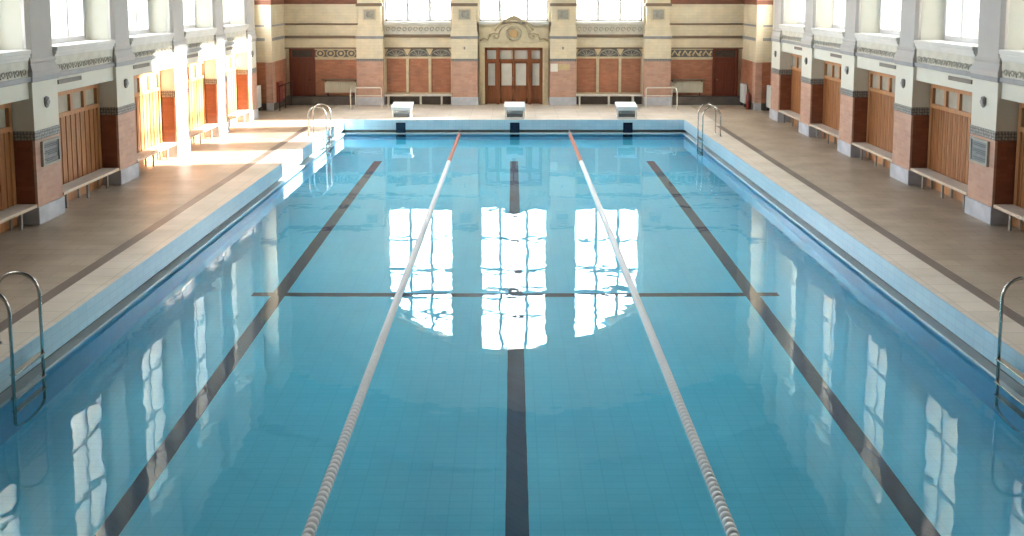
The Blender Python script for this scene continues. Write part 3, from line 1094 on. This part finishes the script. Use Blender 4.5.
MB().tube([(0.05, 0.05, 0.95), (0.05, 0.0, 0.95), (0.05, 0.0, 1.12), (0.05, 0.05, 1.12)], 0.012, 8).build('handle', 'steel', l2)
leaf(-1.09, -0.71, 'sidelight')
leaf(0.71, 1.09, 'sidelight')
for x0, x1 in ((-1.06, -0.73), (-0.55, -0.05), (0.05, 0.55), (0.73, 1.06)):
    MB().box(x0, x1, 0.09, 0.11, 1.84, 2.2).build('transom_pane', 'pane_pale', d, 'pale transom pane')
b = MB()
for e in (-1, 1):
    b.box(min(e * 1.17, e * 1.40), max(e * 1.17, e * 1.40), -0.16, 0.1, 0, 2.32, 0.01)
    b.box(min(e * 1.19, e * 1.24), max(e * 1.19, e * 1.24), -0.2, 0.1, 0.2, 2.32)
b.box(-1.42, 1.42, -0.18, 0.1, 2.32, 2.46, 0.01)
b.build('stone_surround', 'sandstone', d)
ped = thing('door_pediment', 'carved stone pediment with an ochre medallion over the double door', 'pediment', (0, YW, 2.46))
b = MB()
b.box(-1.44, 1.44, -0.2, 0.0, 0.0, 0.07, 0.01)
pts = [(-1.40, 0.07), (1.40, 0.07), (1.40, 0.62), (1.0, 0.66)] + [(0.86 * math.cos(a), 0.36 + 0.70 * math.sin(a)) for a in [0.45 + (PI - 0.9) * q / 16 for q in range(17)]] + [(-1.0, 0.66), (-1.40, 0.62)]
b.prism(pts, -0.12, 0.0, 'y')
b.build('tympanum', 'sandstone', ped)
b = MB()
b.tube([(0.80 * math.cos(a), -0.14, 0.34 + 0.68 * math.sin(a)) for a in [0.3 + (PI - 0.6) * q / 18 for q in range(19)]], 0.045, 8)
b.tube([(0.62 * math.cos(a), -0.13, 0.30 + 0.54 * math.sin(a)) for a in [0.1 + (PI - 0.2) * q / 18 for q in range(19)]], 0.03, 8)
b.tube([(0.30 * math.cos(a * PI / 10), -0.14, 0.42 + 0.28 * math.sin(a * PI / 10)) for a in range(20)], 0.03, 8, True)
for q in range(-3, 4):
    b.lathe([(0.06, -0.17), (0.085, -0.12), (0.085, 0.0)], 'y', 10, (q * 0.10, 0, 1.07 - 0.018 * q * q))
for e in (-1, 1):
    sp = [(e * (0.75 + 0.2 * (1 - 0.06 * q) * math.cos(q * 0.6)), -0.13, 0.30 + 0.15 * (1 - 0.06 * q) * math.sin(q * 0.6)) for q in range(14)]
    b.tube(sp, 0.035, 6)
    b.tube([(e * 1.36, -0.13, 0.14), (e * 1.2, -0.13, 0.22), (e * 1.05, -0.13, 0.16), (e * 0.95, -0.13, 0.4)], 0.035, 6)
b.build('scrolls', 'sandstone_dark', ped)
MB().lathe([(0.15, -0.17), (0.17, -0.14), (0.17, -0.08)], 'y', 22, (0, 0, 0.42)).build('medallion', 'ochre', ped, 'round ochre medallion')

# radiators
def radiator(name, w_, h, mat, n):
    r = thing(name, '', 'radiator')
    b = MB()
    for k in range(n):
        x0 = -w_ / 2 + w_ * k / n
        b.box(x0 + 0.006, x0 + w_ / n - 0.006, -0.10, 0.0, 0.02, h - 0.02, 0.008)
    b.build('fins', mat, r)
    b = MB()
    b.tube([(-w_ / 2 - 0.0, -0.05, h - 0.06), (w_ / 2, -0.05, h - 0.06)], 0.025, 8)
    b.tube([(-w_ / 2, -0.05, 0.06), (w_ / 2 + 0.0, -0.05, 0.06)], 0.025, 8)
    b.build('pipes', mat, r)
    for e in (-0.4, 0.4):
        MB().box(e * w_ - 0.02, e * w_ + 0.02, -0.08, 0.03, -0.12, 0.04).build('foot', 'iron_dark', r)
    return r
for s, lab in ((-1, 'wide cream radiator in the left far niche beside the pilaster'), (1, 'wide cream radiator in the right far niche beside the pilaster')):
    r = radiator('radiator', 1.3, 0.5, 'radiator', 18)
    r.location = (s * 7.02, YW + 0.04, 0.46)
    r['label'] = lab
    sh = thing('radiator_shelf', 'thin dark shelf over the cream radiator in the %s far niche' % ('left' if s < 0 else 'right'), 'shelf', (s * 7.02, YW + 0.05, 0))
    MB().box(-0.74, 0.74, -0.24, 0.02, 0.985, 1.03, 0.006).build('board', 'band_brown', sh)
    b = MB()
    for e in (-0.6, 0.6):
        b.prism([(-0.2, 0.985), (0.0, 0.985), (0.0, 0.8)], e - 0.015, e + 0.015, 'x')
    b.build('bracket', 'iron_dark', sh)
for s, lab in ((-1, 'tall white radiator in the recess behind the last left pillar'), (1, 'tall white radiator in the recess behind the last right pillar')):
    r = radiator('radiator', 0.86, 0.88, 'radiator_white', 9)
    r.location = (s * (XR - 0.08), 33.86, 0.14)
    r.rotation_euler = (0, 0, -s * PI / 2)
    r['label'] = lab
r = radiator('radiator', 0.7, 0.8, 'radiator_white', 7)
r.location = (XP - 0.09, 35.6, 0.14)
r.rotation_euler = (0, 0, -PI / 2)
r['label'] = 'narrow white radiator on the right corner wall near the red door'

# fire extinguisher (right) and guarded red hose cabinet (left)
fe = thing('fire_extinguisher', 'red fire extinguisher on the floor against the right corner wall', 'fire extinguisher', (XP - 0.16, 34.75, 0))
MB().lathe([(0.075, 0.0), (0.085, 0.02), (0.085, 0.55), (0.06, 0.64), (0.03, 0.68)], 'z', 16).build('cylinder', 'red', fe)
MB().lathe([(0.03, 0.68), (0.035, 0.70), (0.035, 0.75), (0.02, 0.77)], 'z', 10).build('valve', 'iron_dark', fe)
MB().tube([(0, -0.03, 0.74), (-0.02, -0.14, 0.70), (-0.03, -0.13, 0.4), (-0.03, -0.11, 0.22)], 0.014, 8).build('hose', 'iron_dark', fe)
hc = thing('hose_cabinet', 'red fire hose cabinet on the left corner wall', 'hose cabinet', (-XP + 0.03, 35.15, 0.10))
MB().box(-0.02, 0.10, -0.32, 0.32, 0.15, 0.95, 0.01).build('cabinet_body', 'red', hc)
cd_ = MB().box(0.10, 0.115, -0.28, 0.28, 0.19, 0.91, 0.004).build('cabinet_door', 'red', hc)
MB().tube([(0.11, 0.22, 0.5), (0.14, 0.22, 0.5), (0.14, 0.22, 0.6), (0.11, 0.22, 0.6)], 0.01, 6).build('handle', 'steel', cd_)
gr = thing('guard_rail', 'dark pipe rail on short posts along the left corner wall', 'rail', (-XP + 0.32, 35.1, 0))
b = MB().tube([(0, -0.95, 0.95), (0, 0.95, 0.95)], 0.025, 8)
b.build('rail', 'iron_dark', gr)
for y in (-0.9, 0.0, 0.9):
    MB().tube([(0, y, 0), (0, y, 0.95)], 0.022, 8).build('post', 'iron_dark', gr)

# benches of the far wall
def far_bench(x, lab):
    r = thing('far_bench', lab, 'bench', (x, YW - 0.2, 0), 0, 'benches along the far wall')
    MB().box(-1.36, 1.36, -0.22, 0.2, 0.37, 0.42, 0.01).build('seat', 'bench_top', r)
    for xx in (-1.2, -0.02 if x > 0 else 0.1, 0.95):
        b = MB()
        b.box(xx - 0.025, xx + 0.025, -0.19, -0.14, 0, 0.37)
        b.box(xx - 0.025, xx + 0.025, 0.12, 0.17, 0, 0.37)
        b.box(xx - 0.02, xx + 0.02, -0.19, 0.17, 0.34, 0.37)
        b.build('leg', 'white_paint', r)
far_bench(-3.86, 'long pale bench below the left arched window')
far_bench(3.86, 'long pale bench below the right arched window')

# pipe railings
def pipe_rail(s, lab):
    r = thing('pipe_railing', lab, 'railing', (s * 5.75, 35.35, 0), 0, 'white pipe railings before the far pilasters')
    def P(x, y, z):
        return (s * x, y, z)
    # the upper pipe runs along the wall, turns forward and drops to the deck
    pts = [P(-0.52, 0, 0.0), P(-0.52, 0, 0.72), P(-0.50, 0, 0.76), P(-0.46, 0, 0.78), P(0.50, 0, 0.78)]
    MB().tube(pts, 0.024, 8).build('top_pipe', 'white_paint', r)
    pts = [P(0.50, 0, 0.0), P(0.50, 0, 0.68), P(0.51, -0.06, 0.78), P(0.53, -0.2, 0.82), P(0.54, -0.55, 0.82), P(0.55, -0.72, 0.78), P(0.56, -0.8, 0.66), P(0.56, -0.8, 0.0)]
    MB().tube(pts, 0.024, 8).build('end_hoop', 'white_paint', r)
    MB().tube([P(-0.52, 0, 0.46), P(0.50, 0, 0.46)], 0.02, 8).build('middle_pipe', 'white_paint', r)
    b = MB()
    for x, y in ((-0.52, 0), (0.50, 0), (0.56, -0.8)):
        b.lathe([(0.05, 0.0), (0.05, 0.012), (0.03, 0.02)], 'z', 12, P(x, y, 0))
    b.build('foot_flange', 'white_paint', r)
pipe_rail(-1, 'white pipe railing in front of the far left pilaster')
pipe_rail(1, 'white pipe railing in front of the far right pilaster')

# ------------------------------------------------------------------ starting blocks
def make_block():
    r = thing('starting_block', '', 'starting block', group='starting blocks at the far end')
    b = MB()
    prof = [(-0.36, 0.36), (0.40, 0.45), (0.40, 0.53), (-0.36, 0.44)]
    b.prism(prof, -0.37, 0.37, 'x')
    b.build('platform', 'block_white', r)
    MB().box(-0.365, 0.365, -0.375, -0.35, 0.30, 0.42, 0.008).build('front_lip', 'block_white', r)
    MB().box(-0.30, 0.30, -0.26, 0.36, 0.17, 0.37).build('pedestal', 'block_grey', r)
    MB().box(-0.29, 0.29, -0.30, 0.34, 0.05, 0.17).build('step', 'block_dark', r)
    MB().box(-0.34, 0.34, -0.34, 0.42, 0.0, 0.05, 0.008).build('base', 'block_white', r)
    for e in (-1, 1):
        MB().tube([(e * 0.335, -0.30, 0.03), (e * 0.335, -0.30, 0.37)], 0.022, 8).build('support_bar', 'white_paint', r)
    MB().tube([(-0.26, -0.36, 0.28), (-0.26, -0.41, 0.26), (0.26, -0.41, 0.26), (0.26, -0.36, 0.28)], 0.013, 8).build('grip_bar', 'steel', r)
    return r
blk = make_block()
for x, lab in ((-4.04, 'white starting block nearest the left far ladder'), (0.03, 'white starting block in front of the glazed double door'), (4.07, 'white starting block nearest the right far ladder')):
    place(blk, (x, YE + 0.55, 0), 0, lab)

# ------------------------------------------------------------------ ladders. Local: x = 0 at the pool face, pool towards +x, deck towards -x
def make_ladder(zb, top=0.94):
    r = thing('pool_ladder', '', 'ladder', group='steel pool ladders')
    g = 0.345
    def hoop(y):
        pts = [(0.20, y, zb), (0.20, y, top - 0.28)]
        pts += [(-0.08 + 0.28 * math.cos(a), y, top - 0.28 + 0.28 * math.sin(a)) for a in [PI * q / 12 for q in range(1, 12)]]
        pts += [(-0.36, y, top - 0.28), (-0.36, y, 0.0)]
        return pts
    for y in (-g, g):
        rl = MB().tube(hoop(y), 0.021, 10).build('rail', 'steel', r)
        MB().lathe([(0.05, 0.0), (0.05, 0.012), (0.028, 0.022)], 'z', 14, (-0.36, y, 0)).build('deck_flange', 'steel', rl)
    pts = [(0.20, -g * math.cos(a), zb - 0.26 * math.sin(a)) for a in [PI * q / 12 for q in range(13)]]
    MB().tube(pts, 0.021, 10).build('bottom_bend', 'steel', r)
    for z in (-0.12, -0.42, -0.72):
        b = MB().box(0.155, 0.245, -g, g, z - 0.014, z + 0.014, 0.006)
        b.build('tread', 'steel', r)
    return r
lad = make_ladder(-1.05)
for s, y, lab in ((-1, 10.88, 'steel pool ladder on the left edge nearest the viewer'), (1, 10.68, 'steel pool ladder on the right edge nearest the viewer'),
                  (-1, 28.5, 'small steel pool ladder at the far left corner'), (1, 28.4, 'small steel pool ladder at the far right corner')):
    place(lad, (s * px(y), y, 0), 0 if s < 0 else PI, lab)

# ------------------------------------------------------------------ lane ropes
FP = 0.088
def float_bm(b, y, r=0.058):
    b.lathe([(0.022, y - 0.042), (r * 0.86, y - 0.040), (r, y - 0.028), (r, y + 0.006), (r * 0.72, y + 0.024), (0.022, y + 0.042)], 'y', 14)
for x, side in ((-1.935, 'left'), (1.985, 'right')):
    r = thing('lane_rope', '%s lane rope of white floats with an orange-red end' % side, 'lane rope', (x, 0, WZ + 0.022), 0, 'lane ropes')
    MB().tube([(0, YN + 0.02, 0), (0, YE - 0.02, 0.0)], 0.012, 6).build('cable', 'cable', r)
    y = 7.0
    b0 = MB()
    float_bm(b0, 0.0)
    me = b0.mesh('float', 'float_white')
    for k in range(100):
        o = bpy.data.objects.new('float', me)
        COL.objects.link(o)
        o.parent = r
        o.location = (0, y, random.uniform(-0.002, 0.002))
        y += FP
    b = MB()
    while y < 26.3:
        float_bm(b, y)
        y += FP
    yy = 0.0
    while yy < 6.95:
        float_bm(b, yy)
        yy += FP
    o = b.build('white_float_string', 'float_white', r, 'white floats of the rope')
    o['kind'] = 'stuff'
    b = MB()
    while y < YE - 0.35:
        float_bm(b, y)
        y += FP
    o = b.build('red_float_string', 'float_red', r, 'orange-red floats at the far end')
    o['kind'] = 'stuff'
    MB().lathe([(0.03, 0.0), (0.03, 0.12), (0.012, 0.16)], 'y', 10, (0, YE - 0.22, 0)).build('tensioner', 'steel', r)
    MB().tube([(0, YE - 0.07, 0.0), (0, YE - 0.05, 0.06), (0, YE - 0.0, 0.10), (0, YE, 0.25)], 0.012, 8).build('anchor_hook', 'steel', r)

# ------------------------------------------------------------------ ceiling, back wall
b = MB()
n = 24
def vault(x):
    R = (XO ** 2 + 2.4 ** 2) / (2 * 2.4)
    return ZT + 2.4 - R + math.sqrt(R * R - x * x)
xs = [-XO + 2 * XO * i / n for i in range(n + 1)]
lo = [(x, vault(x)) for x in xs]
hi = [(x, vault(x) + 0.25) for x in xs]
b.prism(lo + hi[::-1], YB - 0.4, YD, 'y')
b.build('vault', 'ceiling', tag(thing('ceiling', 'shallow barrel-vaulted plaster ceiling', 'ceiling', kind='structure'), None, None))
ceil = bpy.data.objects['ceiling']
for y in PIER:
    b = MB()
    lo2 = [(x, vault(x) - 0.22) for x in xs]
    b.prism(lo2 + [(x, z + 0.02) for x, z in lo[::-1]], y + 0.1, y + PW - 0.1, 'y')
    b.build('rib', 'ceiling', ceil)
bw = MB()
bw.box(-XO, XO, YB - 0.4, YB, 0, ZT + 2.5)
tag(bw.build('wall_back', 'plaster_grey'), 'plain back wall behind the viewer', 'wall', kind='structure')

# ------------------------------------------------------------------ outdoors: ground and a building added on the right to block sun
g = MB().box(-70, 70, -60, 120, -0.4, -0.3)
for_g = g  # the pool basin passes through the ground level, so cut the slab into strips round the hall
g.bm.free()
g = MB()
g.box(-70, -XO, -60, 120, -0.4, -0.3)
g.box(XO, 70, -60, 120, -0.4, -0.3)
g.box(-XO, XO, 37.3, 120, -0.4, -0.3)
tag(g.build('ground_outside', 'facade'), 'pale paved ground outside the windows', 'ground', kind='structure')
nb = thing('sun_blocking_building', 'pale building added outside the right-hand windows to block the sun', 'building', (22, 10, -0.3))
MB().box(0, 9, -32, 17.1, 0, 17).build('facade', 'facade', nb)
b = MB()
for fl in range(4):
    for k in range(12):
        b.box(-0.03, 0.2, -30 + k * 4.0, -28.5 + k * 4.0, 1.2 + fl * 3.5, 3.2 + fl * 3.5)
b.build('windows', 'facade_pane', nb)
MB().box(-0.3, 9.3, -32.3, 17.3, 17, 17.4).build('cornice', 'sill', nb)

# light portals: they emit nothing, they only tell the renderer where the sky enters
def portal(loc, rot, sx, sy):
    d_ = bpy.data.lights.new('window_portal', 'AREA')
    d_.shape = 'RECTANGLE'
    d_.size, d_.size_y = sx, sy
    d_.cycles.is_portal = True
    o_ = bpy.data.objects.new('window_portal', d_)
    COL.objects.link(o_)
    o_.location = loc
    o_.rotation_euler = rot
for s in (-1, 1):
    for i in range(2, len(PIER) - 1):
        yc = (PIER[i] + PW + PIER[i + 1]) / 2
        portal((s * (XP + 1.1), yc, 5.85), (0, s * PI / 2, 0), 4.9, 2.3)
for s in (-1, 1):
    portal((s * (XP + 1.45), 33.2, 5.8), (0, s * PI / 2, 0), 4.9, 1.7)
for x0, x1 in WIN:
    portal(((x0 + x1) / 2, YW + 0.5, 6.4), (-PI / 2, 0, 0), x1 - x0, 6.2)
